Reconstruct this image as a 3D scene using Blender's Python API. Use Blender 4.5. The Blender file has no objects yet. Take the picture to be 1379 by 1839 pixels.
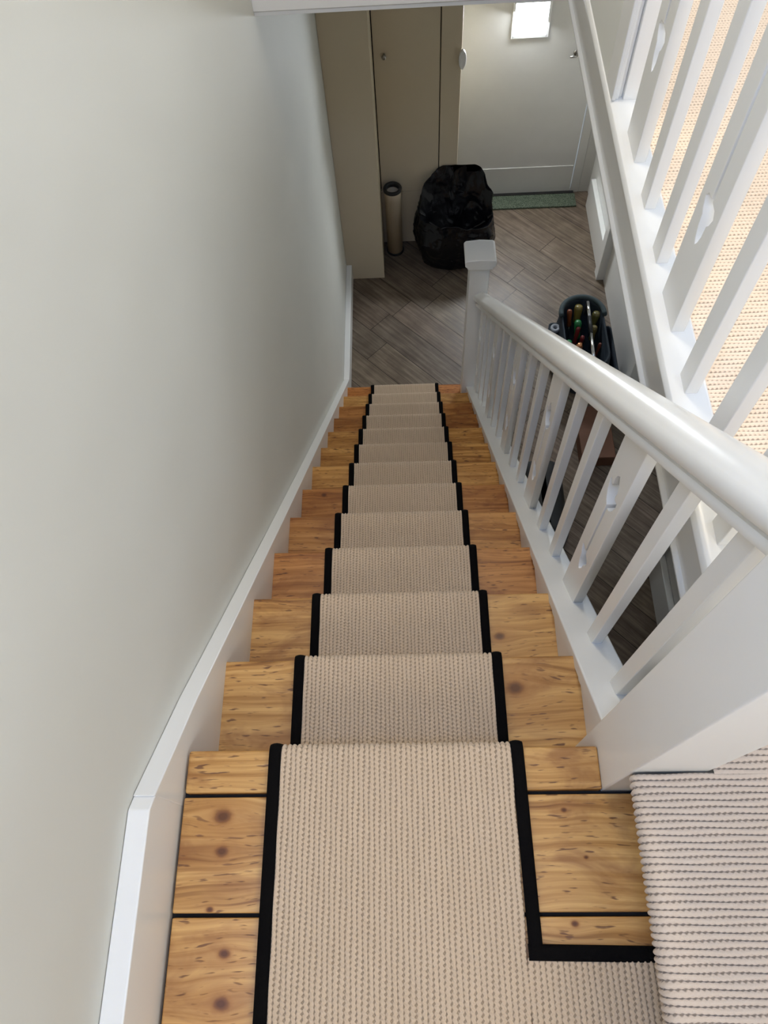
import bpy, bmesh, math, random
import numpy as np
from mathutils import Vector, Matrix, noise
random.seed(7)
S = bpy.context.scene
COL = S.collection

# ------------------------------------------------------------------ camera
cam_d = bpy.data.cameras.new('camera'); cam = bpy.data.objects.new('camera', cam_d); COL.objects.link(cam)
CR = Vector((0.99879292, -0.0039113, -0.04896328)); CU = Vector((0.02543566, 0.89394878, 0.44744675)); CD = Vector((-0.04202056, 0.44815206, -0.8929692))
M = Matrix((CR, CU, -CD)).transposed().to_4x4(); M.translation = Vector((0.00956735, -0.22288453, 1.33592559))
cam.matrix_world = M
cam_d.sensor_fit = 'VERTICAL'; cam_d.sensor_height = 36.0; cam_d.lens = 1375.0 / 1839.0 * 36.0
cam_d.clip_start = 0.02
S.camera = cam
# ------------------------------------------------------------------ world, sun, area lights, exposure
S.view_settings.view_transform = 'Standard'; S.view_settings.look = 'None'; S.view_settings.gamma = 1.0
S.view_settings.use_curve_mapping = False; S.view_settings.exposure = 0.36
W = bpy.data.worlds.new('sky'); S.world = W; W.use_nodes = True
W.node_tree.nodes['Background'].inputs[0].default_value = (0.62, 0.78, 1.0, 1); W.node_tree.nodes['Background'].inputs[1].default_value = 1.6
def lamp(name, kind, loc, energy, color, direction, **kw):
    d = bpy.data.lights.new(name, kind); d.energy = energy; d.color = color
    for k, v in kw.items(): setattr(d, k, v)
    o = bpy.data.objects.new(name, d); COL.objects.link(o); o.location = loc
    o.rotation_euler = Vector(direction).to_track_quat('-Z', 'Y').to_euler(); return o
SUN = lamp('sun', 'SUN', (4, 1.5, 4), 3.1, (1.0, 0.965, 0.90), (-1.0, -0.18, -1.0), angle=0.012)
lamp('back_window_daylight', 'AREA', (1.0, -1.62, 1.85), 24, (1.0, 0.95, 0.88), (-0.35, 1, -0.45), shape='RECTANGLE', size=1.1, size_y=1.1)
lamp('skylight_daylight', 'AREA', (-0.24, -0.45, 2.42), 34, (0.35, 0.54, 1.0), (0.72, 0.22, -1), shape='RECTANGLE', size=0.32, size_y=1.2)
lamp('landing_window_daylight', 'AREA', (1.66, 1.2, 1.0), 4, (0.9, 0.95, 1.0), (-1, 0, -0.2), shape='RECTANGLE', size=2.0, size_y=0.8)
lamp('door_pane_daylight', 'AREA', (0.765, 4.40, -1.40), 15, (0.86, 0.93, 1.0), (-0.15, -1, -0.45), shape='RECTANGLE', size=0.20, size_y=0.28)
lamp('hall_doorway_daylight', 'AREA', (2.3, 1.9, -1.4), .6, (0.9, 0.93, 1.0), (-1, 0.2, -0.1), shape='RECTANGLE', size=0.8, size_y=1.2)

lamp('added_stairwell_fill', 'AREA', (0.02, 1.35, 2.45), 12, (1.0, 0.90, 0.74), (0.0, 0.12, -1), shape='DISK', size=0.35)  # unseen warm fill, added above the stairwell to brighten the lower flight
# ------------------------------------------------------------------ helpers
R_, G_ = 0.21, 0.214777
SL = R_ / G_            # slope of the flight
XL, XR = -0.3925, 0.330
ZF = -2.73
def link(name, me, m=None, parent=None):
    o = bpy.data.objects.new(name, me); COL.objects.link(o)
    if m: me.materials.append(m)
    if parent: o.parent = parent
    return o
def mesh(name, verts, faces, smooth=False):
    me = bpy.data.meshes.new(name); me.from_pydata([tuple(v) for v in verts], [], faces); me.update()
    if smooth:
        for p in me.polygons: p.use_smooth = True
    return me
def tag(o, label=None, cat=None, group=None, kind=None):
    if label: o['label'] = label
    if cat: o['category'] = cat
    if group: o['group'] = group
    if kind: o['kind'] = kind
    return o
def empty(name, loc=(0, 0, 0)):
    o = bpy.data.objects.new(name, None); COL.objects.link(o); o.location = loc; o.empty_display_size = 0.05; return o
def adopt(o, parent):
    o.parent = parent; o.matrix_parent_inverse = Matrix.Translation(-Vector(parent.location)); return o
class B:
    """collects shapes into one mesh"""
    def __init__(s): s.v = []; s.f = []
    def add(s, v, f):
        n = len(s.v); s.v += [tuple(p) for p in v]; s.f += [tuple(i + n for i in q) for q in f]; return s
    def box(s, x0, x1, y0, y1, z0, z1):
        return s.add([(x0,y0,z0),(x1,y0,z0),(x1,y1,z0),(x0,y1,z0),(x0,y0,z1),(x1,y0,z1),(x1,y1,z1),(x0,y1,z1)],
                     [(0,3,2,1),(4,5,6,7),(0,1,5,4),(1,2,6,5),(2,3,7,6),(3,0,4,7)])
    def prism(s, pts, a0, a1, axis):
        """polygon pts extruded along axis 0/1/2 ; pts in the remaining two axes, in order"""
        def mk(p, a):
            l = [p[0], p[1]]; l.insert(axis, a); return l
        n = len(pts); v = [mk(p, a0) for p in pts] + [mk(p, a1) for p in pts]
        return s.add(v, [tuple(range(n))[::-1], tuple(range(n, 2 * n))] + [(i, (i+1) % n, n + (i+1) % n, n + i) for i in range(n)])
    def tube(s, pts, rad, n=10, cap=True):
        pts = [Vector(p) for p in pts]; rads = rad if isinstance(rad, (list, tuple)) else [rad] * len(pts)
        v = []; f = []; prev = None
        for i, p in enumerate(pts):
            d = (pts[min(i+1, len(pts)-1)] - pts[max(i-1, 0)]).normalized()
            a = prev if prev else (Vector((0,0,1)) if abs(d.z) < .9 else Vector((1,0,0)))
            a = (a - d * a.dot(d)).normalized(); prev = a; b = d.cross(a)
            for k in range(n):
                t = 2*math.pi*k/n; v.append(p + (a*math.cos(t) + b*math.sin(t)) * rads[i])
        for i in range(len(pts)-1):
            for k in range(n): f.append((i*n+k, i*n+(k+1) % n, (i+1)*n+(k+1) % n, (i+1)*n+k))
        if cap: f += [tuple(range(n))[::-1], tuple((len(pts)-1)*n + k for k in range(n))]
        return s.add(v, f)
    def lathe(s, prof, c, n=32, axis=Vector((0,0,1))):
        q = Vector((0,0,1)).rotation_difference(axis); v = []; f = []
        for r, z in prof:
            for k in range(n):
                t = 2*math.pi*k/n; v.append(Vector(c) + q @ Vector((r*math.cos(t), r*math.sin(t), z)))
        for i in range(len(prof)-1):
            for k in range(n): f.append((i*n+k, i*n+(k+1) % n, (i+1)*n+(k+1) % n, (i+1)*n+k))
        return s.add(v, f)
    def build(s, name, m, parent=None, bevel=0, smooth=False, seg=2, angle=35):
        me = mesh(name, s.v, s.f, smooth)
        bm = bmesh.new(); bm.from_mesh(me); bmesh.ops.recalc_face_normals(bm, faces=bm.faces[:]); bm.to_mesh(me); bm.free()
        o = link(name, me, m)
        if parent: adopt(o, parent)
        if bevel:
            md = o.modifiers.new('bevel', 'BEVEL'); md.width = bevel; md.segments = seg; md.limit_method = 'ANGLE'; md.angle_limit = math.radians(angle)
            for p in me.polygons: p.use_smooth = True
            md.harden_normals = True
        elif smooth:
            pass
        return o
def st(o): o['kind'] = 'structure'; return o

# ------------------------------------------------------------------ materials
class NT:
    def __init__(s, name):
        s.m = bpy.data.materials.new(name); s.m.use_nodes = True; s.t = s.m.node_tree; s.n = s.t.nodes; s.b = s.n['Principled BSDF']
    def new(s, typ, **kw):
        n = s.n.new(typ)
        for k, v in kw.items(): setattr(n, k, v)
        return n
    def put(s, sock, val):
        if isinstance(val, bpy.types.NodeSocket): s.t.links.new(val, sock)
        elif val is not None: sock.default_value = val
    def math(s, op, a, b=None, c=None):
        n = s.new('ShaderNodeMath', operation=op)
        for i, x in enumerate((a, b, c)):
            if x is not None: s.put(n.inputs[i], x)
        return n.outputs[0]
    def vmath(s, op, a, b=None):
        n = s.new('ShaderNodeVectorMath', operation=op); s.put(n.inputs[0], a)
        if b is not None: s.put(n.inputs[1], b)
        return n.outputs['Value'] if op in ('LENGTH', 'DOT_PRODUCT') else n.outputs[0]
    def noise(s, vec, scale, detail=3, rough=.5, dist=0):
        n = s.new('ShaderNodeTexNoise'); s.put(n.inputs['Vector'], vec); n.inputs['Scale'].default_value = scale
        n.inputs['Detail'].default_value = detail; n.inputs['Roughness'].default_value = rough; n.inputs['Distortion'].default_value = dist
        return n.outputs['Fac']
    def mix(s, f, a, b, typ='MIX'):
        n = s.new('ShaderNodeMix', data_type='RGBA', blend_type=typ)
        s.put(n.inputs[0], f); s.put(n.inputs[6], a); s.put(n.inputs[7], b); return n.outputs[2]
    def ramp(s, f, stops):
        n = s.new('ShaderNodeValToRGB'); s.put(n.inputs[0], f); e = n.color_ramp.elements
        while len(e) < len(stops): e.new(.5)
        for i, (p, c) in enumerate(stops): e[i].position = p; e[i].color = (c[0], c[1], c[2], 1)
        return n.outputs[0]
    def rng(s, f, a, b, c=0., d=1.):
        n = s.new('ShaderNodeMapRange'); s.put(n.inputs[0], f); n.inputs[1].default_value = a; n.inputs[2].default_value = b
        n.inputs[3].default_value = c; n.inputs[4].default_value = d; return n.outputs[0]
    def pos(s): return s.new('ShaderNodeNewGeometry').outputs['Position']
    def scale(s, vec, v3): return s.vmath('MULTIPLY', vec, v3)
    def bump(s, h, strength, dist):
        n = s.new('ShaderNodeBump'); s.put(n.inputs['Height'], h); n.inputs['Strength'].default_value = strength; n.inputs['Distance'].default_value = dist
        s.t.links.new(n.outputs[0], s.b.inputs['Normal'])
    def set(s, color=None, rough=None, metal=None, spec=None, coat=None):
        if color is not None: s.put(s.b.inputs['Base Color'], color)
        if rough is not None: s.put(s.b.inputs['Roughness'], rough)
        if metal is not None: s.b.inputs['Metallic'].default_value = metal
        if spec is not None: s.b.inputs['Specular IOR Level'].default_value = spec
        if coat is not None: s.b.inputs['Coat Weight'].default_value = coat
        return s.m
def c4(r, g, b): return (r, g, b, 1)
def srgb(r, g, b):
    f = lambda x: (x/255/12.92) if x/255 <= .04045 else ((x/255+.055)/1.055)**2.4
    return (f(r), f(g), f(b), 1)

def plain(name, col, rough=.5, metal=0, spec=.5, bumpy=0.0, bscale=60, var=.04):
    t = NT(name); p = t.pos(); n = t.noise(p, 9, 4)
    dark = tuple(x*(1-var) for x in col[:3]) + (1,); lite = tuple(min(1, x*(1+var)) for x in col[:3]) + (1,)
    t.set(t.mix(n, dark, lite), rough, metal, spec)
    if bumpy: t.bump(t.noise(p, bscale, 5, .6), bumpy, .002)
    return t.m
def wall_mat():
    t = NT('wall_emulsion'); p = t.pos()
    blot = t.noise(p, 1.6, 3); t.set(t.mix(blot, c4(.70, .695, .635), c4(.735, .73, .675)), .62, spec=.3)
    t.bump(t.noise(p, 2.6, 1.5), .6, .022); return t.m
def gloss_mat():
    t = NT('white_gloss_paint'); p = t.pos()
    t.set(t.mix(t.noise(p, 4, 2), c4(.845, .835, .80), c4(.87, .86, .825)), .27, spec=.5)
    t.bump(t.noise(p, 9, 1), .10, .002); return t.m
def cup_mat():
    t = NT('magnolia_satin'); p = t.pos()
    t.set(t.mix(t.noise(p, 3, 3), c4(.60, .51, .365), c4(.64, .55, .40)), .45, spec=.35)
    t.bump(t.noise(p, 120, 4), .12, .002); return t.m
KNOTS = [(-.321,-.105,0,1.3),(-.318,-.158,0,1.0),(-.301,-.301,0,.8),(-.300,-.366,0,1.1),(-.329,-.241,0,.5),(.236,-.10,0,.45),(.263,-.17,0,.3),
         (.199,.150,-.21,1.6),(.198,.323,-.42,1.1),(-.315,1.048,-1.05,.9),(.25,.47,-.63,.6),(-.33,.50,-.63,.5),(.235,-.262,0,.5)]
def pine_mat():
    t = NT('varnished_pine'); p = t.pos()
    sep = t.new('ShaderNodeSeparateXYZ'); t.put(sep.inputs[0], p); x, y, z = sep.outputs
    at = t.new('ShaderNodeAttribute'); at.attribute_name = 'tint'; sd = t.new('ShaderNodeAttribute'); sd.attribute_name = 'seed'
    # knots push the grain aside
    kn_ = t.math('ADD', .45, t.math('MULTIPLY', t.noise(t.scale(p, (55, 95, 95)), 1.0, 3), 1.1)); warp = None; core = None; halo = None
    for kx, ky, kz, ks in KNOTS:
        dx = t.math('SUBTRACT', x, kx); dy = t.math('SUBTRACT', y, ky); dz = t.math('MULTIPLY', t.math('SUBTRACT', z, kz), 4.0)
        d2 = t.math('ADD', t.math('ADD', t.math('MULTIPLY', dx, t.math('MULTIPLY', dx, .55)), t.math('MULTIPLY', dy, dy)), t.math('MULTIPLY', dz, dz))
        g = t.math('POWER', 2.718, t.math('MULTIPLY', t.math('MULTIPLY', d2, kn_), -1/(.0088*ks)**2))
        w = t.math('MULTIPLY', t.math('POWER', 2.718, t.math('MULTIPLY', d2, -1/(.03*ks)**2)), ks)
        sg = t.math('MULTIPLY', w, t.math('ARCTANGENT', t.math('MULTIPLY', dy, 120)))
        core = g if core is None else t.math('MAXIMUM', core, g); halo = w if halo is None else t.math('MAXIMUM', halo, w)
        warp = sg if warp is None else t.math('ADD', warp, sg)
    seed = t.math('MULTIPLY', sd.outputs['Fac'], 37.0)
    wob = t.math('MULTIPLY', t.noise(t.scale(p, (3.0, 9.0, 9.0)), 1.0, 2), .055)
    yy = t.math('ADD', t.math('ADD', t.math('ADD', y, z), wob), t.math('MULTIPLY', warp, -.008))
    cmb = t.new('ShaderNodeCombineXYZ'); t.put(cmb.inputs[0], t.math('MULTIPLY', x, 2.2)); t.put(cmb.inputs[1], t.math('MULTIPLY', yy, 95)); t.put(cmb.inputs[2], seed)
    grain = t.noise(cmb.outputs[0], 1.0, 4, .62)
    cmb2 = t.new('ShaderNodeCombineXYZ'); t.put(cmb2.inputs[0], t.math('MULTIPLY', x, 1.5)); t.put(cmb2.inputs[1], t.math('MULTIPLY', yy, 24)); t.put(cmb2.inputs[2], seed)
    band = t.noise(cmb2.outputs[0], 1.0, 2)
    f = t.math('ADD', t.math('MULTIPLY', grain, .72), t.math('MULTIPLY', band, .28))
    base = t.ramp(f, [(.31, (.22, .085, .020)), (.46, (.49, .25, .07)), (.60, (.67, .39, .135))])
    # blotchy stain and old dark flecks
    st_ = t.rng(t.noise(t.scale(p, (6, 14, 14)), 1.0, 4, .6, .8), .47, .68)
    base = t.mix(t.math('MULTIPLY', st_, .72), base, c4(.27, .105, .028))
    cf = t.new('ShaderNodeCombineXYZ'); t.put(cf.inputs[0], t.math('MULTIPLY', x, 34)); t.put(cf.inputs[1], t.math('MULTIPLY', yy, 210)); t.put(cf.inputs[2], seed)
    fleck = t.rng(t.noise(cf.outputs[0], 1.0, 1.5, .5), .63, .71)
    base = t.mix(t.math('MULTIPLY', fleck, .85), base, c4(.13, .05, .02))
    base = t.mix(t.math('MULTIPLY', halo, .45), base, c4(.42, .19, .05))
    ring = t.math('ADD', t.math('MULTIPLY', core, 2.2), -1.1)
    base = t.mix(t.rng(core, .05, .5), base, t.mix(t.rng(ring, -.6, .8), c4(.34, .14, .032), c4(.12, .04, .008)))
    base = t.mix(1.0, base, at.outputs['Color'], 'MULTIPLY')
    t.set(base, t.rng(grain, .3, .7, .30, .45), spec=.4, coat=.05)
    t.b.inputs['Coat Roughness'].default_value = .25
    t.bump(t.math('ADD', grain, t.math('MULTIPLY', fleck, -1.0)), .25, .0008); return t.m
def carpet_mat(name, pitch, colA, colB, colG, ZAMP=.13, KN=.55, BD=.0034):
    t = NT(name); uv = t.new('ShaderNodeUVMap').outputs[0]; sep = t.new('ShaderNodeSeparateXYZ'); t.put(sep.inputs[0], uv)
    u, v = sep.outputs[0], sep.outputs[1]
    rib = t.math('DIVIDE', u, pitch); idx = t.math('FLOOR', rib); fr = t.math('SUBTRACT', rib, idx)
    wn = t.new('ShaderNodeTexWhiteNoise', noise_dimensions='1D'); t.put(wn.inputs['W'], idx)
    jit = t.math('MULTIPLY', t.noise(t.scale(uv, (60, 25, 1)), 1.0, 2), 5.0)
    ph = t.math('ADD', t.math('ADD', t.math('MULTIPLY', wn.outputs[0], 6.283), jit), t.math('MULTIPLY', t.math('SUBTRACT', fr, .5), 4.2))
    kn = t.math('SINE', t.math('ADD', t.math('MULTIPLY', v, 2*math.pi/.0078), ph))
    zamp = ZAMP
    zig = t.math('MULTIPLY', t.math('SINE', t.math('ADD', t.math('MULTIPLY', v, 2*math.pi/.0078), t.math('ADD', t.math('MULTIPLY', idx, 2.1), jit))), zamp)
    prof = t.math('ABSOLUTE', t.math('SINE', t.math('MULTIPLY', t.math('ADD', fr, zig), math.pi)))
    fuzz = t.noise(uv, 900, 3, .7)
    kn01 = t.rng(kn, -1, 1, 0, 1)
    h = t.math('ADD', t.math('MULTIPLY', t.math('MULTIPLY', t.math('ADD', t.math('MULTIPLY', kn01, KN), 1.0), t.math('POWER', prof, .6)), .62), t.math('MULTIPLY', fuzz, .35))
    tone = t.noise(uv, 7, 2)
    col = t.mix(tone, colA, colB)
    col = t.mix(t.rng(fuzz, .35, .7, 0, .35), col, c4(*(min(1, k*1.18) for k in colB[:3])))
    loop = t.math('MULTIPLY', t.rng(prof, .50, .08), t.rng(fuzz, .25, .6, .55, 1.0))      # backing yarn between the loops, darkened to paint in the groove shade
    col = t.mix(t.math('MULTIPLY', loop, .80), col, colG)
    t.set(col, .95, spec=.12); t.b.inputs['Sheen Weight'].default_value = .25
    t.bump(h, .9, BD); return t.m
def plank_mat():
    t = NT('grey_oak_laminate'); p = t.pos()
    at = t.new('ShaderNodeAttribute'); at.attribute_name = 'tint'; sd = t.new('ShaderNodeAttribute'); sd.attribute_name = 'seed'
    a = t.vmath('DOT_PRODUCT', p, (.7071, -.7071, 0)); b = t.vmath('DOT_PRODUCT', p, (.7071, .7071, 0))
    cb = t.new('ShaderNodeCombineXYZ'); t.put(cb.inputs[0], t.math('MULTIPLY', a, 3.2)); t.put(cb.inputs[1], t.math('MULTIPLY', b, 60)); t.put(cb.inputs[2], t.math('MULTIPLY', sd.outputs['Fac'], 50))
    g = t.noise(cb.outputs[0], 1, 4, .65, .4)
    blot = t.noise(t.scale(p, (9, 9, 9)), 1, 3)
    col = t.ramp(t.math('ADD', t.math('MULTIPLY', g, .7), t.math('MULTIPLY', blot, .3)), [(.32, (.085, .060, .040)), (.5, (.16, .118, .083)), (.66, (.25, .195, .145))])
    t.set(t.mix(1, col, at.outputs['Color'], 'MULTIPLY'), t.rng(g, .3, .7, .36, .5), spec=.4)
    t.bump(g, .2, .0008); return t.m
def binbag_mat():
    t = NT('black_polythene'); p = t.pos(); n = t.noise(p, 26, 4, .6, .6)
    t.set(t.mix(n, c4(.003, .003, .004), c4(.006, .006, .008)), t.rng(n, .3, .7, .12, .22), spec=.32)
    v = t.new('ShaderNodeTexVoronoi', feature='DISTANCE_TO_EDGE'); t.put(v.inputs['Vector'], t.vmath('ADD', p, t.scale(p, (.1, .2, -.3)))); v.inputs['Scale'].default_value = 22
    t.bump(t.math('ADD', t.math('MULTIPLY', t.math('POWER', v.outputs[0], .5), .35), t.math('MULTIPLY', n, .6)), .35, .006); return t.m
def mat_mat():
    t = NT('speckled_green_coir'); p = t.pos(); n = t.noise(p, 230, 3, .7)
    t.set(t.ramp(n, [(.38, (.03, .045, .03)), (.52, (.13, .16, .11)), (.66, (.33, .36, .27))]), .95, spec=.1)
    t.bump(n, .8, .004); return t.m
def emis(name, col, s):
    t = NT(name); t.b.inputs['Emission Color'].default_value = col; t.b.inputs['Emission Strength'].default_value = s
    t.set(c4(.8, .85, .9), .1); return t.m
M_wall = wall_mat(); M_gloss = gloss_mat(); M_cup = cup_mat(); M_pine = pine_mat(); M_plank = plank_mat()
PITCH = .0088
M_carpet = carpet_mat('oatmeal_loop_carpet', PITCH, c4(.62, .465, .315), c4(.71, .545, .385), c4(.27, .18, .105))
M_bind = plain('black_binding_tape', c4(.004, .0035, .0035), .95, spec=.08, bumpy=.5, bscale=900, var=.3)
M_bag = binbag_mat(); M_coir = mat_mat()
M_black = plain('black_rubber', c4(.012, .012, .013), .5)
M_dark = plain('dark_void', c4(.02, .018, .016), .9)
M_navy = plain('navy_nylon', c4(.016, .026, .038), .75, bumpy=.5, bscale=500, var=.3)
M_chrome = plain('brushed_steel', c4(.72, .72, .72), .22, 1.0)
M_nickel = plain('dull_nickel', c4(.34, .32, .29), .35, 1.0)
M_door = plain('front_door_white', c4(.62, .60, .56), .4, bumpy=.1, bscale=70)
M_pane = emis('daylight_through_pane', c4(.85, .94, 1.0), 14)
M_tube = plain('cream_card_tube', c4(.62, .52, .38), .5)
M_ceil = plain('ceiling_white', c4(.78, .77, .74), .8)

# ------------------------------------------------------------------ structure: walls, floors, ceilings
st(B().box(-.60, -.427, -1.8, 4.7, ZF-.02, 2.7).build('wall_left', M_wall))
# hall end wall (around the front door), hall right wall with a doorway
b = B().box(-.427, .33, 4.44, 4.6, ZF, 0).box(1.21, 1.5, 4.44, 4.6, ZF, 0).box(.33, 1.21, 4.44, 4.6, -.72, 0); st(b.build('wall_front', M_wall))
b = B().box(1.335, 1.5, 2.55, 4.44, ZF, 0).box(1.335, 1.5, -.8, 1.42, ZF, 0).box(1.335, 1.5, 1.42, 2.55, -.70, 0); st(b.build('wall_right', M_gloss))
st(B().box(-.427, 1.5, -.9, -.8, ZF, -.25).build('wall_rear', M_wall))
# side room behind the hall doorway
b = B().box(1.5, 2.6, 1.2, 1.3, ZF, 0).box(1.5, 2.6, 2.75, 2.85, ZF, 0).box(2.6, 2.7, 1.2, 2.85, ZF, 0); st(b.build('wall_side_room', M_wall))
# upper walls
b = B().box(-.427, 1.75, -1.8, -1.7, 0, 2.6); st(b.build('wall_back', M_wall))
b = (B().box(1.70, 1.80, -1.7, .28, .21, 2.6).box(1.70, 1.80, 2.35, 3.0, .21, 2.6).box(1.70, 1.80, .28, 2.35, .21, .62).box(1.70, 1.80, .28, 2.35, 1.50, 2.6))
st(b.build('wall_landing_right', M_wall))
b = B(); b.box(1.68, 1.80, .26, .31, .60, 1.52).box(1.68, 1.80, 2.32, 2.37, .60, 1.52).box(1.66, 1.80, .31, 2.32, .58, .63).box(1.68, 1.80, .31, 2.32, 1.497, 1.52)
st(b.build('window_1', M_gloss, bevel=.003))
st(B().box(.50, 1.75, 2.95, 3.05, .21, 2.6).build('wall_landing_end', M_wall))
st(B().box(.447, .53, 1.30, 2.95, .235, 2.6).build('wall_partition', M_wall))
st(B().box(-.427, .447, 2.092, 2.20, .0, 2.6).build('wall_stairwell_end', M_wall))
st(B().box(-.60, 1.80, -1.8, 3.1, 2.6, 2.7).build('ceiling', M_ceil))
b = B().box(-.427, 2.7, 2.20, 4.6, 0, .19).box(.505, 1.8, 0.03, 2.20, .0, .19).box(.505, 1.8, 2.2, 3.0, .0, .19); st(b.build('ceiling', M_ceil))
st(B().box(-.427, .46, -1.7, -.03, -.26, -.022).box(.46, 1.8, -1.7, .03, -.26, .19).box(.36, .46, -1.7, -.08, -.03, .19).build('floor_slab', M_ceil))
# landing joint beads
M_beadw = M_gloss
b = B(); b.prism([(2.083,0),(2.083,.012),(2.078,.016),(2.078,.05),(2.084,.056),(2.084,.30),(2.092,.30),(2.092,0)], -.427, .485, 0)
st(b.build('trim_1', M_gloss, bevel=.0015))
# fascia with a bead at the foot and a rounded nosing that carries the landing balusters
prof = [(.486,0),(.481,.004),(.480,.012),(.484,.018),(.488,.020),(.488,.045),(.486,.048),(.486,.205),(.462,.210),(.449,.216),(.441,.226),(.440,.236),(.445,.245),(.455,.2495),(.503,.2500),(.507,.246),(.507,0)]
b = B(); b.prism(prof, .03, 2.083, 1); st(b.build('trim_2', M_gloss, bevel=.0012))
# wall string / skirting: one profile along the landing, the flight and the hall
def side(x0, x1, ys): return 0
bl = .047
top = [(-1.70, .150), (-.104, .150)] + [(2.696, -SL*2.696+.030)] ; 
b = B()
b.prism([(-1.70, -.03), (-1.70, .150), (-.108, .150), (-.060, -SL*-.060+bl+.007), (-.060, -.03)], -.4265, XL-.0008, 0)
st(b.build('baseboard_left', M_gloss, bevel=.0025))
b = B().prism([(2.69, ZF), (2.69, ZF+.135), (3.66, ZF+.135), (3.66, ZF)], -.427, -.390, 0)
st(b.build('baseboard_left', M_gloss, bevel=.004))
b = B().box(1.300, 1.335, 3.64, 4.28, ZF, ZF+.235).box(1.300, 1.335, .6, 1.40, ZF, ZF+.235)
st(b.build('baseboard_right', M_gloss, bevel=.006))
b = B().box(1.285, 1.345, 3.56, 3.64, ZF, -.6).box(1.285, 1.345, 2.50, 2.57, ZF, -.6).box(1.285, 1.345, 1.40, 1.46, ZF, -.6); st(b.build('trim_3', M_gloss, bevel=.004))
# hall floor: diagonal planks
def attr(me, name, vals, typ='FLOAT_COLOR'):
    a = me.attributes.new(name, typ, 'FACE')
    for i, v in enumerate(vals):
        if typ == 'FLOAT_COLOR': a.data[i].color = v
        else: a.data[i].value = v
def clip_poly(poly, x0, x1, y0, y1):
    def cut(P, f, inter):
        out = []
        for i in range(len(P)):
            a, c = P[i-1], P[i]
            fa, fc = f(a), f(c)
            if fa != fc: out.append(inter(a, c))
            if fc: out.append(c)
        return out
    for ax, v, s in ((0, x0, 1), (0, x1, -1), (1, y0, 1), (1, y1, -1)):
        if not poly: return poly
        poly = cut(poly, lambda q: (q[ax]-v)*s >= 0, lambda a, c: tuple(a[k] + (c[k]-a[k])*(v-a[ax])/(c[ax]-a[ax]) for k in range(2)))
    return poly
bm_v, bm_f, tints, seeds = [], [], [], []
gap = .0022; rng = random.Random(3)
known = {-1: -3.466, -2: -3.24, 4: -2.886, 5: -2.64}
for k in range(-16, 14):
    s0 = 3.19 + .264*k; s1 = s0 + .264
    base = known.get(k, rng.uniform(-3.5, -2.2)); L = 1.75
    for j in range(-4, 5):
        d0 = base + L*j; d1 = d0 + L
        poly = [((s+d)/2, (s-d)/2) for s, d in ((s0+gap, d0+gap), (s1-gap, d0+gap), (s1-gap, d1-gap), (s0+gap, d1-gap))]
        poly = clip_poly(poly, -.427, 2.6, -.8, 4.60)
        if len(poly) < 3: continue
        n = len(bm_v); bm_v += [(x, y, ZF) for x, y in poly]; 
        if sum(poly[i-1][0]*poly[i][1]-poly[i][0]*poly[i-1][1] for i in range(len(poly))) < 0: bm_f.append(tuple(range(n, n+len(poly)))[::-1])
        else: bm_f.append(tuple(range(n, n+len(poly))))
        t_ = rng.uniform(.86, 1.12); tints.append((t_, t_*rng.uniform(.97, 1.02), t_*rng.uniform(.94, 1.03), 1)); seeds.append(rng.random())
me = mesh('floor', bm_v, bm_f); attr(me, 'tint', tints); attr(me, 'seed', seeds, 'FLOAT')
fl = st(link('floor', me, M_plank))
o = st(B().box(-.6, 2.7, -.9, 4.7, ZF-.06, ZF-.0025).build('floor_base', M_dark))
# landing floorboards (painted gaps between them)
def wood(name, boxes, tint, seed, parent=None, bevel=.0025):
    b = B()
    for q in boxes: b.box(*q)
    o = b.build(name, M_pine, parent, bevel=bevel)
    n = len(o.data.polygons); attr(o.data, 'tint', [tint]*n); attr(o.data, 'seed', [seed]*n, 'FLOAT'); return o
LT = (1.0, 1.0, 1.0, 1)
st(B().box(-.4265, .37, -.46, -.03, -.0225, -.0195).build('floor_base', M_dark))
st(wood('floor_landing', [(XL+.004, .302, -.069, 0, -.028, 0)], (.98, .97, .95, 1), .1, bevel=.004))
st(wood('floor_landing', [(XL+.004, .36, -.2465, -.0755, -.022, 0)], (1.0, 1.0, 1.0, 1), .45))
st(wood('floor_landing', [(XL+.005, .36, -.43, -.2525, -.022, 0)], (1.0, .98, .95, 1), .7))
for i, y in enumerate((-.434, -.617, -.80, -.983, -1.166, -1.349, -1.532)):
    st(wood('floor_landing', [(XL, .36, max(-1.7, y-.179), y, -.022, 0)], (1.0, .98, .94, 1), .2+.1*i))

# ------------------------------------------------------------------ staircase
stairs = tag(empty('staircase', (0, 2.58, ZF)), 'pine staircase with closed white strings going down to the hall', 'staircase')
TC = [None, (1.0,.98,.96), (1.0,.95,.88), (.84,.64,.52), (.86,.70,.58), (.78,.58,.44), (1.0,.90,.74), (.98,.88,.70), (.96,.86,.68), (.78,.60,.45), (.80,.60,.45), (.96,.88,.74), (.90,.62,.46)]
for n in range(1, 13):
    y0 = G_*(n-1) - .03; y1 = G_*n
    o = wood('tread', [(XL-.01, XR+.01, y0, y1, -R_*n-.030, -R_*n)], TC[n]+(1,), .13*n % 1, stairs, bevel=.005)
for n in range(0, 13):
    yy = G_*n - .028
    o = wood('riser', [(XL-.01, XR+.01, yy-.018, yy, -R_*(n+1)-.0, -R_*n-.028)], (.8, .66, .5, 1), .31*n % 1, stairs, bevel=0)
b = B().prism([(-.088, -.45), (-.088, SL*.088+bl+.006), (.10, -SL*.10+.066), (.30, -SL*.30+.060), (.75, -SL*.75+.048), (1.3, -SL*1.3+.040), (2.69, -SL*2.69+.034), (2.69, ZF), (2.45, ZF)], -.4265, XL, 0)
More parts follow.
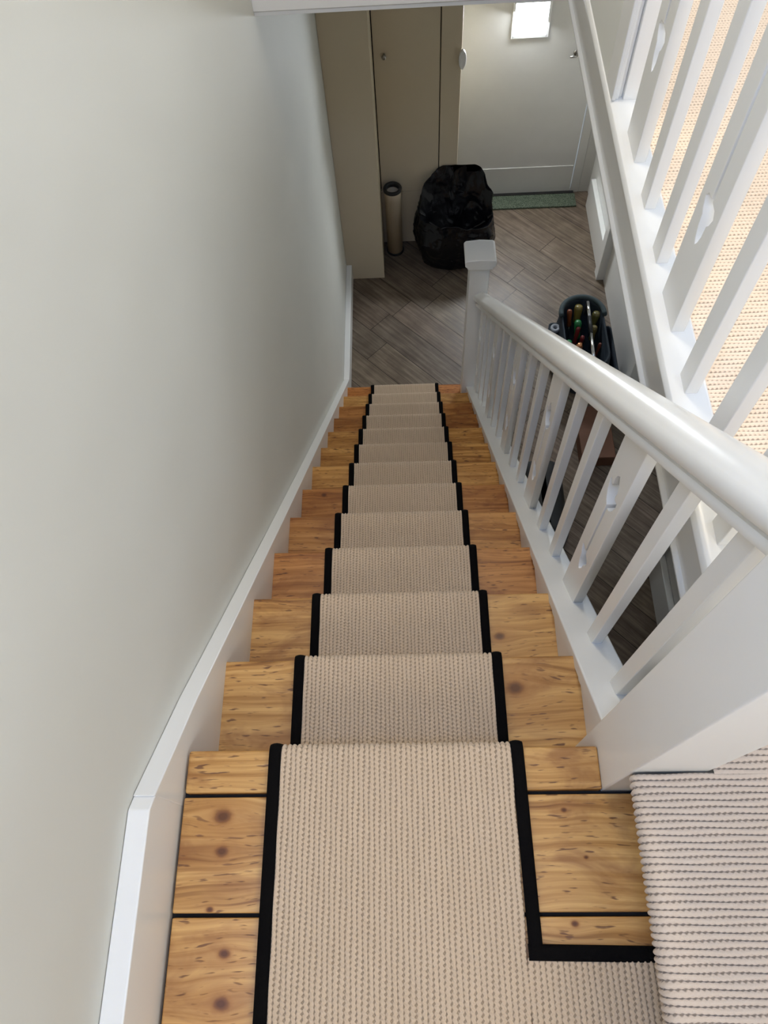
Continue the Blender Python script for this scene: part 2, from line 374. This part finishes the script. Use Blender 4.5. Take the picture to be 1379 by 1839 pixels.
o = b.build('wall_string', M_gloss, stairs, bevel=.0025)
bc = .015
b = B().prism([(.03, -.48), (.03, -SL*.03+bc-.03), (2.50, -SL*2.50+bc-.03), (2.50, ZF), (2.30, ZF)], XR, .392, 0)
ostr = b.build('outer_string', M_gloss, stairs, bevel=.002)
b = B().prism([(.030, -SL*.03+bc-.045), (.030, -SL*.03+bc), (2.50, -SL*2.50+bc), (2.50, -SL*2.50+bc-.045)], .322, .408, 0)
b.prism([(.030, -SL*.03+bc-.07), (.030, -SL*.03+bc-.045), (2.50, -SL*2.50+bc-.045), (2.50, -SL*2.50+bc-.07)], .327, .400, 0)
cap_ = b.build('string_capping', M_gloss, None, bevel=.004); cap_.parent = ostr; cap_.matrix_parent_inverse = stairs.matrix_world.inverted() if False else ostr.matrix_parent_inverse.copy()
cap_.matrix_parent_inverse = Matrix.Identity(4)

# ------------------------------------------------------------------ ribbed carpet
def fillet(pts, rad, n=6):
    out = [Vector(pts[0])]
    for i in range(1, len(pts)-1):
        a, c, d = Vector(pts[i-1]), Vector(pts[i]), Vector(pts[i+1]); r = rad[i]
        r = min(r, (a-c).length*.49, (d-c).length*.49)
        p, q = c + (a-c).normalized()*r, c + (d-c).normalized()*r
        for k in range(n+1):
            t = k/n; out.append(p*(1-t)**2 + c*2*t*(1-t) + q*t*t)
    out.append(Vector(pts[-1])); return out
def resample(pts, step):
    L = [0]
    for i in range(1, len(pts)): L.append(L[-1] + (pts[i]-pts[i-1]).length)
    n = max(2, int(L[-1]/step)); res = []; j = 0
    for k in range(n+1):
        s = L[-1]*k/n
        while j < len(pts)-2 and L[j+1] < s: j += 1
        d = L[j+1]-L[j]; t = 0 if d == 0 else (s-L[j])/d
        res.append((pts[j].lerp(pts[j+1], t), s))
    return res
def ribbed(path, u0, u1, place, amp=.0036, per=5, taper=None, pitch=PITCH):
    """path: list of (Vector2, s); returns verts, faces, uvs for a ribbed carpet swept over u"""
    nr = round((u1-u0)/pitch); pit = (u1-u0)/nr; nu = nr*per
    V = []; UV = []
    for i, (p, s) in enumerate(path):
        a = path[max(i-1, 0)][0]; c = path[min(i+1, len(path)-1)][0]; d = (c-a).normalized(); nrm = Vector((-d.y, d.x))
        for k in range(nu+1):
            fr = k/nu; u = u0 + (u1-u0)*fr; rr = k/per
            h = amp*abs(math.sin(math.pi*rr))**.7
            ridx = min(int(rr), nr-1)
            wob = .0007*math.sin(s*61+ridx*1.7)
            uu = u + wob
            if taper: uu = taper(uu, p)
            q = p + nrm*h; V.append(place(uu, q)); UV.append((rr*pitch, s))
    F = []
    for i in range(len(path)-1):
        for k in range(nu): a = i*(nu+1)+k; F.append((a, a+1, a+nu+2, a+nu+1))
    return V, F, UV
def carpet_obj(name, parts, m, parent=None, flip=False):
    V, F, UV = [], [], []
    for v, f, uv in parts:
        n = len(V); V += v; UV += uv; F += [tuple(i+n for i in (q[::-1] if flip else q)) for q in f]
    me = mesh(name, V, F, True); ul = me.uv_layers.new(name='UVMap')
    li = np.empty(len(me.loops), dtype=np.int32); me.loops.foreach_get('vertex_index', li)
    ul.data.foreach_set('uv', np.array(UV, dtype=np.float32)[li].ravel())
    return link(name, me, m, parent)
# path of the stair runner in (y, z); normal must point up/out -> travel from low y to high y gives normal (-dz, dy) = up
pts = [(-1.55, .008)]; rad = [0]
for n in range(0, 13):
    yn, zn = G_*n + .007, -R_*n + .008
    pts += [(yn, zn), (yn-.001, zn-.044), (yn-.030, zn-.062)]; rad += [.016, .012, .012]
    zl = -R_*(n+1) + .008
    if n < 12: pts += [(yn-.030, zl)]; rad += [.012]
    else: pts += [(yn-.030, ZF+.004)]; rad += [.0]
path = resample(fillet(pts, rad), .0065)
XI0, XI1 = -.229, .158
taper = lambda u, p: u if p.x < 0 else u - (u-XI0)/(XI1-XI0)*p.x*.0052
partA = ribbed(path, XI0, XI1, lambda u, q: (u, q.x, q.y), taper=taper)
# the turn on the landing
nr = round((.362-XI1)/PITCH); XE = XI1 + nr*PITCH
pathB = resample([Vector((-1.55, .008)), Vector((-.306, .008))], .0065)
partB = ribbed(pathB, XI1, XE, lambda u, q: (u, q.x - max(0, 0), q.y))
partB = (partB[0], partB[1], [(a + 44*PITCH, s) for a, s in partB[2]])
runner = carpet_obj('stair_runner', [partA, partB], M_carpet, flip=True)
tag(runner, 'oatmeal ribbed stair runner edged in black, running down the pine stairs', 'carpet runner')
def strip(path, fx, w, h, name, parent):
    """rounded tape following the path; fx(p) is the x of its inner edge, w signed width"""
    V = []; F = []; prof = [(0, -.003), (0, h*.7), (.25, h), (.5, h*1.12), (.75, h), (1, h*.65), (1, -.008)]
    n = len(prof)
    for i, (p, s) in enumerate(path):
        a = path[max(i-1, 0)][0]; c = path[min(i+1, len(path)-1)][0]; d = (c-a).normalized(); nrm = Vector((-d.y, d.x))
        for fu, hh in prof:
            q = p + nrm*hh; V.append((fx(p) + w*fu, q.x, q.y))
    for i in range(len(path)-1):
        for k in range(n-1): a = i*n+k; F.append((a, a+1, a+n+1, a+n))
    me = mesh(name, V, F, True); 
    bm = bmesh.new(); bm.from_mesh(me); bmesh.ops.recalc_face_normals(bm, faces=bm.faces[:]); bm.to_mesh(me); bm.free()
    return link(name, me, M_bind, parent)
strip(path, lambda p: XI0+.001, -.0205, .0050, 'binding', runner)
pr = [q for q in path if q[0].x > -.308 or q[0].y < -.02]
strip(pr, lambda p: taper(XI1, p)-.001 + (.005*min(1, max(0, -p.x/.3)) if p.x < 0 else 0), .0205, .0050, 'binding', runner)
pb = resample([Vector((.160, .008)), Vector((.362, .006))], .01)
V = []; F = []
prof = [(0, -.003), (0, .0045), (.25, .0065), (.5, .0070), (.75, .0065), (1, .0040), (1, -.008)]
for p, s in pb:
    yb = -.310 + .000*s - .035*(s)*.45
    for fu, hh in prof: V.append((p.x, yb + .0215*fu, p.y + hh))
for i in range(len(pb)-1):
    for k in range(6): a = i*7+k; F.append((a, a+1, a+8, a+7))
link('binding', mesh('binding', V, F, True), M_bind, runner)

# landing carpet, one step up: ribs run across (along x)
M_carpet2 = carpet_mat('pale_loop_carpet', PITCH, c4(.57, .455, .355), c4(.65, .53, .42), c4(.13, .095, .07), .08, .18, .0020)
pa = resample(fillet([(.368, .004), (.368, .145), (.308, .165), (.301, .207), (.34, .2085), (1.70, .2085)], [0, .02, .015, .018, .02, 0]), .0065)
nA = round((1.55-.073)/PITCH); yA1 = -.073; yA0 = yA1 - nA*PITCH
A = ribbed(pa, yA0, yA1, lambda u, q: (q.x, u, q.y), amp=.0046)
pb_ = resample(fillet([(.512, .195), (.5125, .2085), (.54, .2085), (1.70, .2085)], [0, .008, .01, 0]), .0065)
nB = round((2.94-yA1)/PITCH)
Bp = ribbed(pb_, yA1-.004, yA1-.004+nB*PITCH, lambda u, q: (q.x, u, q.y), amp=.0046)
pc_ = resample([Vector((.41, .2085)), Vector((.5125, .2085))], .0065)
nC = round((.03-yA1)/PITCH)
Cp = ribbed(pc_, yA1-.004, yA1-.004+nC*PITCH, lambda u, q: (q.x, u, q.y))
lc = carpet_obj('landing_carpet', [A, Bp, Cp], M_carpet2)
tag(lc, 'pale ribbed carpet on the raised landing behind the white balusters', 'carpet')

# ------------------------------------------------------------------ balustrades
def newel(b, x0, x1, y0, y1, z0, z1, ch=.0): return b.box(x0, x1, y0, y1, z0, z1)
balu = tag(empty('stair_balustrade', (.36, 1.2, -1.2)), 'white painted stair balustrade with pierced splats beside the stair runner', 'balustrade')
b = B(); b.box(.302, .408, -.070, .033, -.46, .985); o = b.build('newel_post', M_gloss, balu, bevel=.003)
capb = B(); capb.box(.29, .42, -.082, .045, .985, 1.02).add([(.29,-.082,1.02),(.42,-.082,1.02),(.42,.045,1.02),(.29,.045,1.02),(.355,-.018,1.035)], [(0,1,4),(1,2,4),(2,3,4),(3,0,4)])
c_ = capb.build('newel_cap', M_gloss, None, bevel=.004); c_.parent = o
b = B(); b.box(.297, .393, 2.46, 2.556, ZF, -1.425)
npost = b.build('newel_post', M_gloss, balu, bevel=.004)
b = B()
b.prism([(0,0)]*0 or [(.285, -1.432), (.281, -1.418), (.272, -1.412), (.270, -1.385), (.279, -1.374), (.345, -1.368), (.411, -1.374), (.420, -1.385), (.418, -1.412), (.409, -1.418), (.405, -1.432)], 2.442, 2.578, 1)
c_ = b.build('newel_cap', M_gloss, None, bevel=.005); c_.parent = npost
# handrail
hp = [(-.024,0),(-.0275,.002),(-.029,.006),(-.029,.014),(-.027,.0175),(-.023,.019),(-.0225,.022),(-.026,.0245),(-.033,.0265),(-.0375,.031),(-.040,.038),(-.0405,.045),(-.039,.0515),(-.0365,.0555),(-.0335,.0575),
      (-.029,.0605),(-.021,.0655),(-.011,.0695),(0,.071)]
hp = hp + [(-x, h) for x, h in hp[-2::-1]]
VS = math.sqrt(1+SL*SL); br = .703
V = []; F = []; ys = [.033 + (2.46-.033)*i/40 for i in range(41)]
for y in ys:
    for x, h in hp: V.append((.374 - .008*y/2.4 + x, y, -SL*y + br + h*VS))
n = len(hp)
for i in range(len(ys)-1):
    for k in range(n): F.append((i*n+k, i*n+(k+1) % n, (i+1)*n+(k+1) % n, (i+1)*n+k))
F += [tuple(range(n)), tuple(range(40*n, 41*n))[::-1]]
b = B().add(V, F); hr = b.build('handrail', M_gloss, balu, smooth=True); hr.data.set_sharp_from_angle(angle=math.radians(38))
def poly_mesh(outline, holes, x0, x1):
    """2-D outline (a, b) with holes, extruded along x between x0 and x1"""
    cu = bpy.data.curves.new('tmp', 'CURVE'); cu.dimensions = '2D'; cu.fill_mode = 'BOTH'; cu.extrude = (x1-x0)/2
    for pl in [outline] + holes:
        sp = cu.splines.new('POLY'); sp.points.add(len(pl)-1); sp.use_cyclic_u = True
        for i, (a, c) in enumerate(pl): sp.points[i].co = (a, c, 0, 1)
    ob = bpy.data.objects.new('tmp', cu); COL.objects.link(ob)
    dg = bpy.context.evaluated_depsgraph_get(); me = bpy.data.meshes.new_from_object(ob.evaluated_get(dg))
    bpy.data.objects.remove(ob); bpy.data.curves.remove(cu)
    for v in me.vertices:
        a, c, z = v.co; v.co = ((x0+x1)/2 + z, a, c)
    bm = bmesh.new(); bm.from_mesh(me); bmesh.ops.remove_doubles(bm, verts=bm.verts[:], dist=1e-5); bmesh.ops.recalc_face_normals(bm, faces=bm.faces[:]); bm.to_mesh(me); bm.free()
    return me
def hole(c, zt, zb):
    """pierced tulip: flower at zt, slit stem, leaf at zb"""
    f = [(.0035, -.045), (.012, -.040), (.024, -.020), (.030, .004), (.029, .018), (.016, .010), (.013, .016), (.015, .034), (.010, .052), (0, .066)]
    r = [(c+x, zt+z) for x, z in f]; l = [(c-x, zt+z) for x, z in f[-2::-1]]
    g = [(.0035, .042), (.020, .040), (.027, .030), (.020, .012), (.014, .006), (.012, -.016), (.006, -.034), (0, -.042)]
    lo_l = [(c-x, zb+z) for x, z in g]; lo_r = [(c+x, zb+z) for x, z in g[-2::-1]]
    return r + l + lo_l + lo_r
def lower_baluster(y0, w, splat):
    y1 = y0+w; xs = .366 - .006*y0/2.4
    zb = lambda y: -SL*y + bc - .002; zt = lambda y: -SL*y + br + .004
    if splat:
        c = (y0+y1)/2
        me = poly_mesh([(y0, zb(y0)), (y1, zb(y1)), (y1, zt(y1)), (y0, zt(y0))], [hole(c, -SL*c+.505, -SL*c+.205)], xs, xs+.022)
        o = link('baluster', me, M_gloss); o.parent = balu; o.matrix_parent_inverse = Matrix.Translation(-Vector(balu.location))
        md = o.modifiers.new('bevel', 'BEVEL'); md.width = .0012; md.segments = 2; md.limit_method = 'ANGLE'; md.angle_limit = math.radians(50)
        o['label'] = 'flat baluster pierced with a tulip shape'
    else:
        b = B().prism([(y0, zb(y0)), (y1, zb(y1)), (y1, zt(y1)), (y0, zt(y0))], xs, xs+.022, 0); b.build('baluster', M_gloss, balu, bevel=.002)
for y in (.104, .243, .579, .724, 1.061, 1.206, 1.543, 1.688, 2.025, 2.170): lower_baluster(y, .034, False)
for y in (.380, .862, 1.344, 1.826, 2.308): lower_baluster(y, .092, True)
# landing balustrade
lb = tag(empty('landing_balustrade', (.477, .7, .25)), 'white balustrade guarding the raised landing, in front of the pale carpet', 'balustrade')
for y in (.255, .392, .534, .827, .967): B().box(.465, .487, y-.004, y+.038, .249, 1.105).build('baluster', M_gloss, lb, bevel=.002)
for y in (.040, .662, 1.094):
    me = poly_mesh([(y, .249), (y+.092, .249), (y+.092, 1.105), (y, 1.105)], [hole(y+.046, .76, .452)], .465, .488)
    o = link('baluster', me, M_gloss); adopt(o, lb); o['label'] = 'flat baluster pierced with a tulip shape'
    md = o.modifiers.new('bevel', 'BEVEL'); md.width = .0012; md.segments = 2; md.limit_method = 'ANGLE'; md.angle_limit = math.radians(50)
b = B().prism([(.440, 1.105), (.437, 1.125), (.445, 1.155), (.477, 1.168), (.509, 1.155), (.517, 1.125), (.514, 1.105)], .03, 1.29, 1); b.build('handrail', M_gloss, lb, bevel=.004)
b = B(); b.box(.470, .530, 1.287, 1.36, .249, 2.598); b.box(.455, .462, 1.291, 1.36, .249, 2.598); b.box(.462, .470, 1.297, 1.36, .249, 2.598); b.box(.446, .455, 1.286, 1.36, .249, 2.598)
b.build('wall_post', M_gloss, lb, bevel=.0018)

# ------------------------------------------------------------------ hall end: cupboard, front door, mat
cup = tag(empty('hall_cupboard', (-.1, 3.9, ZF)), 'cream built-in hall cupboard with a tall flush door and small round knob', 'cupboard')
B().box(-.4265, -.170, 3.655, 3.673, ZF+.002, -.002).build('side_panel', M_cup, cup, bevel=.002)
B().box(-.190, -.172, 3.673, 4.01, ZF+.002, -.002).build('return_panel', M_cup, cup)
dr = B().box(-.166, .2085, 3.992, 4.012, -2.285, -.03).build('door', M_cup, cup, bevel=.002)
B().lathe([(0, .0), (.008, 0), (.007, .012), (.012, .017), (.0145, .024), (.012, .031), (.006, .034), (.0001, .0345)], (-.107, 3.992, -1.350), 24, Vector((0, -1, 0))).build('knob', M_nickel, dr, smooth=True)
cup_k = dr.children[0]; cup_k.matrix_parent_inverse = Matrix.Identity(4)
B().box(-.172, .213, 3.995, 4.012, ZF+.002, -2.2885).build('plinth_panel', M_cup, cup, bevel=.002)
B().box(.2135, .330, 3.988, 4.43, ZF+.002, -.002).build('end_post', M_cup, cup, bevel=.004)
B().box(-.172, .2135, 4.03, 4.05, -2.29, -.01).build('back_board', M_dark, cup)
b = B(); n = 40
b.add([(.333 + .0, 3.980, -1.385)]*0, [])
ov = [(.334 + .022*math.cos(2*math.pi*k/n), -1.388 + .056*math.sin(2*math.pi*k/n)) for k in range(n)]
b.prism(ov, 3.965, 3.987, 1); o = b.build('oval_latch_cover', M_gloss, None, bevel=.005); tag(o, 'white oval plastic cover fixed to the edge of the cupboard post beside the front door', 'latch cover')
# front door with its small square pane
b = B()
wx0, wx1, wz0, wz1 = .664, .868, -1.552, -1.352
b.box(.345, wx0, 4.424, 4.462, -2.715, -.73).box(wx1, 1.198, 4.424, 4.462, -2.715, -.73).box(wx0, wx1, 4.424, 4.462, -2.715, wz0).box(wx0, wx1, 4.424, 4.462, wz1, -.73)
door = st(b.build('door_1', M_door))
b = B().box(wx0-.010, wx0+.004, 4.416, 4.43, wz0-.010, wz1+.010).box(wx1-.004, wx1+.010, 4.416, 4.43, wz0-.010, wz1+.010).box(wx0, wx1, 4.416, 4.43, wz0-.010, wz0+.004).box(wx0, wx1, 4.416, 4.43, wz1-.004, wz1+.010)
o = b.build('pane_bead', M_gloss, None); o.parent = door
o = B().box(wx0, wx1, 4.440, 4.446, wz0, wz1).build('glass_pane', M_pane, None); o.parent = door
o = B().box(.36, 1.19, 4.420, 4.426, -2.498, -2.494).build('weather_bar', M_gloss, None); o.parent = door
b = B().tube([(1.072, 4.424, -1.672), (1.072, 4.392, -1.672), (1.060, 4.384, -1.672), (1.026, 4.384, -1.672)], .0065, 10).lathe([(0,0),(.02,0),(.02,.006),(0,.006)], (1.072, 4.424, -1.672), 20, Vector((0,-1,0)))
o = b.build('lever_handle', M_nickel, None, smooth=True); o.parent = door
b = B().box(1.203, 1.262, 4.4235, 4.44, ZF, -.68).box(.33, 1.262, 4.4235, 4.44, -.726, -.66).box(1.262, 1.336, 4.426, 4.44, ZF, -.68); st(b.build('trim_4', M_door, bevel=.004))
b = B().box(.345, 1.225, 4.40, 4.424, ZF+.002, ZF+.016); st(b.build('trim_5', M_dark))
o = B().box(.335, 1.232, 4.270, 4.398, ZF+.001, ZF+.016).build('doormat', M_coir, None, bevel=.004); tag(o, 'green speckled doormat along the foot of the white front door', 'doormat')
# ------------------------------------------------------------------ cream tube
tb = tag(empty('storage_tube', (-.092, 3.915, ZF)), 'tall cream tube with a black rim standing left of the bin bag', 'tube')
cz = Vector((-.092, 3.915, ZF))
B().lathe([(.052, .012), (.054, .012), (.054, .47), (.0555, .472), (.0555, .527), (.054, .53), (.044, .53), (.044, .03), (.001, .03)], cz, 48).build('tube_body', M_tube, tb, smooth=True)
B().lathe([(.040, .515), (.040, .538), (.044, .544), (.058, .544), (.0615, .538), (.0615, .527), (.056, .523)], cz, 48).build('rim_ring', M_black, tb, smooth=True)
B().lathe([(.050, .0), (.0585, .0), (.0605, .004), (.0605, .016), (.056, .018), (.050, .016)], cz, 48).build('base_ring', M_black, tb, smooth=True)
# ------------------------------------------------------------------ bin bag
def make_bag():
    nt, nz = 150, 110; V = []; F = []
    cx, cy = .315, 3.835
    for j in range(nz+1):
        t = j/nz
        for i in range(nt):
            th = 2*math.pi*i/nt; ct, sn = math.cos(th), math.sin(th)   # sn>0 -> back (towards the door)
            back = max(0, sn)
            se = (abs(ct)**2.6 + abs(sn)**2.6)**(-1/2.6)         # squarish plan
            rimh = .40 + .245*min(1, back*1.15)**.75 - .045*max(0, ct)*(1-back)
            if t < .62:                       # outside
                s = t/.62; h = rimh*s
            else:                             # folds over and drops inside
                s = (t-.62)/.38; h = rimh - .02*math.sin(min(1, s*4)*math.pi/2) - s**1.2*(rimh-.20)
            ho = rimh if t >= .62 else h
            r = .80 + .22*math.sin(math.pi*min(1, ho/.62*1.25)) if ho < .25 else .80 + .22*math.sin(math.pi*min(.5+.12, ho/.62*1.25*.62+.19))
            up = max(0, (ho-.30)/.335); r *= 1 - .30*up**1.4
            if t < .62 and s < .05: r *= .90 + .10*(s/.05)
            if t >= .62: r *= (1-.10*min(1, s*6))*(1-s**1.5*.97)
            x = .255*ct*r*se; y = .165*sn*r*se
            lean = .02*max(0, ho-.3)/.3
            P = Vector((cx + x + lean, cy + y + .09*max(0, ho-.3), ZF + h))
            # creases: long soft folds running up the plastic plus sharper crinkles
            fold = 1-abs(noise.noise(Vector((P.x*9, P.y*9, P.z*3.2)) + Vector((5, 2, 1))))*2.2
            crink = 1-abs(noise.noise(Vector((P.x*21+P.z*9, P.y*21, P.z*17))))*2.4
            d = .020*noise.noise(P*5) + .026*max(0, fold-.35) + .008*max(0, crink-.45) - .012*max(0, noise.noise(P*12+Vector((9, 1, 4))))
            k = min(1, h/.05 + .15)
            dirv = Vector((ct, sn, .15)).normalized(); P += dirv*d*k
            P.y = min(P.y, 3.979); P.z = max(P.z, ZF+.002)
            V.append(P)
    for j in range(nz):
        for i in range(nt): F.append((j*nt+i, j*nt+(i+1) % nt, (j+1)*nt+(i+1) % nt, (j+1)*nt+i))
    F.append(tuple(range(nt))[::-1]); F.append(tuple(nz*nt+i for i in range(nt)))
    me = mesh('bin_bag', V, F, True); return link('bin_bag', me, M_bag)
tag(make_bag(), 'large crumpled black bin bag slumped open against the hall cupboard', 'bin bag')
# ------------------------------------------------------------------ tool bag and its tools
tg = tag(empty('tool_bag', (1.08, 2.86, ZF)), 'open dark navy tool bag with a steel carry bar, on the hall floor', 'tool bag')
def rbox(x0, x1, y0, y1, r, n=6):
    out = []
    for cx_, cy_, a0 in ((x1-r, y1-r, 0), (x0+r, y1-r, 90), (x0+r, y0+r, 180), (x1-r, y0+r, 270)):
        for k in range(n+1):
            a = math.radians(a0+90*k/n); out.append((cx_+r*math.cos(a), cy_+r*math.sin(a)))
    return out
def shell(levels, name, m, parent):
    """levels: list of (outline list, z); open tub"""
    V = []; F = []; n = len(levels[0][0])
    for ol, z in levels: V += [(x, y, z) for x, y in ol]
    for i in range(len(levels)-1):
        for k in range(n): F.append((i*n+k, i*n+(k+1) % n, (i+1)*n+(k+1) % n, (i+1)*n+k))
    F.append(tuple(range(n))[::-1]); F.append(tuple((len(levels)-1)*n+k for k in range(n)))
    b = B().add(V, F); return b.build(name, m, parent, smooth=True)
lv = []
for z, g in ((.002, -.010), (.03, 0), (.15, .008), (.27, 0), (.285, -.004), (.287, -.010), (.27, -.016), (.08, -.020)):
    lv.append((rbox(.945-g, 1.215+g, 2.60-g, 3.155+g, .125), ZF+z))
shell(lv, 'bag_body', M_navy, tg)
# end loop of padded webbing behind the bar
arc = [(1.080 + .133*math.cos(a), 3.025 + .132*math.sin(a), ZF+.292) for a in [math.radians(-8 + 196*k/24) for k in range(25)]]
B().tube(arc, .016, 10).build('padded_rim', plain('grey_teal_webbing', c4(.045, .065, .07), .8), tg, smooth=True)
for q in ([(1.108, 3.075, ZF+.335), (1.104, 2.955, ZF+.335)], [(1.098, 2.835, ZF+.335), (1.090, 2.625, ZF+.335)]): B().tube(q, .0105, 14).build('carry_bar', M_chrome, tg, smooth=True)
B().tube([(1.104, 2.957, ZF+.335), (1.098, 2.833, ZF+.335)], .0125, 14).build('bar_grip', M_black, tg, smooth=True)
for q in ((1.098, 1.120, 3.055, 3.078, ZF+.24, ZF+.335), (1.080, 1.101, 2.62, 2.64, ZF+.24, ZF+.335)): B().box(*q).build('bar_bracket', M_black, tg, bevel=.003)
for (x0, x1, y0, y1, h) in ((.885, .950, 2.88, 3.03, .20), (.905, .950, 2.66, 2.85, .19), (1.212, 1.262, 2.62, 2.98, .21)):
    shell([(rbox(x0, x1, y0, y1, .02), ZF+.01), (rbox(x0-.004, x1+.004, y0-.004, y1+.004, .022), ZF+h), (rbox(x0+.004, x1-.004, y0+.004, y1-.004, .018), ZF+h), (rbox(x0+.006, x1-.006, y0+.006, y1-.006, .016), ZF+.06)], 'side_pocket', M_navy, tg)
def tool(name, x, y, z0, z1, tilt, col, label, cat, r=.013):
    m = plain(name + '_plastic', col, .35)
    a = Vector((x, y, ZF+z0)); d = (Vector((tilt[0], tilt[1], 1))).normalized(); L = z1-z0
    t = empty(name, tuple(a)); tag(t, label, cat)
    B().tube([a, a+d*(L*.45)], .0035, 8).build('shaft', M_chrome, t, smooth=True)
    pr_ = [(L*.42, .6), (L*.47, 1), (L*.62, .82), (L*.9, 1.05), (L*.98, .9), (L, .4)]
    B().tube([a+d*s for s, _ in pr_], [r*k for _, k in pr_], 10).build('handle', m, t, smooth=True)
tool('screwdriver', 1.055, 2.905, .09, .345, (-.1, .05), c4(0.011, 0.165, 0.044), 'green-handled screwdriver in the middle of the tool bag', 'screwdriver', .022)
tool('screwdriver', .985, 2.80, .09, .335, (-.1, -.1), c4(0.017, 0.231, 0.072), 'bright green-handled screwdriver at the near left of the tool bag', 'screwdriver', .018)
tool('screwdriver', 1.02, 2.86, .09, .33, (.05, .1), c4(0.165, 0.011, 0.011), 'red-handled screwdriver behind the bright green one in the tool bag', 'screwdriver', .014)
tool('screwdriver', 1.05, 2.84, .09, .325, (0, -.1), c4(0.143, 0.011, 0.014), 'red-handled screwdriver next to the steel carry bar', 'screwdriver', .013)
tool('pliers', 1.135, 2.76, .09, .30, (.1, .1), c4(0.154, 0.033, 0.017), 'tool with a dull red handle on the right of the carry bar', 'pliers', .010)
tool('chisel', 1.02, 3.00, .09, .31, (-.1, .2), c4(0.231, 0.055, 0.017), 'orange-brown handled chisel at the far end of the tool bag', 'chisel', .016)
tool('chisel', 1.06, 3.03, .09, .31, (0, .2), c4(0.187, 0.138, 0.028), 'mustard-handled chisel between the padded rim and the bar', 'chisel', .026)
tool('chisel', 1.145, 3.00, .09, .30, (.1, .1), c4(0.121, 0.105, 0.028), 'olive-handled chisel right of the steel bar end', 'chisel', .024)
tool('file', 1.14, 2.90, .09, .29, (0, .1), c4(0.138, 0.105, 0.028), 'dull yellow-handled file by the right side of the tool bag', 'file', .020)
tool('craft_knife', .935, 2.775, .05, .26, (0, 0), c4(.55, .45, .12), 'thin yellow craft knife in the left side pocket of the tool bag', 'knife', .006)
b = B().lathe([(.006, 0), (.019, 0), (.021, .01), (.021, .035), (.015, .045), (.014, .055), (.001, .056)], (1.020, 2.745, ZF+.285), 24); o = b.build('copper_fitting', plain('copper', c4(.75, .34, .16), .3, .8), None, smooth=True); tag(o, 'small copper fitting resting at the near end of the tool bag', 'pipe fitting')
b = B().lathe([(.012, 0), (.030, 0), (.031, .022), (.012, .022), (.012, 0)], (.918, 2.985, ZF+.19), 28); o = b.build('tape_roll', plain('grey_tape', c4(.30, .31, .33), .4), None, smooth=True); tag(o, 'grey roll of tape in the left end pocket of the tool bag', 'tape')
o = B().box(1.00, 1.20, 2.09, 2.46, ZF+.002, ZF+.10).build('wooden_box', plain('reddish_brown_wood', c4(.15, .06, .03), .5, bumpy=.3, bscale=40, var=.3), None, bevel=.006); tag(o, 'low reddish-brown wooden box on the hall floor, glimpsed between balusters', 'box')
# dark holdall under the flight
lv = [(rbox(.60-g, .845+g, 1.50-g, 2.02+g, .06), ZF+z) for z, g in ((.002, -.02), (.04, 0), (.20, 0), (.26, -.03), (.28, -.08))]
o = shell(lv, 'holdall', M_black, None); tag(o, 'black holdall on the hall floor beneath the balusters', 'bag')
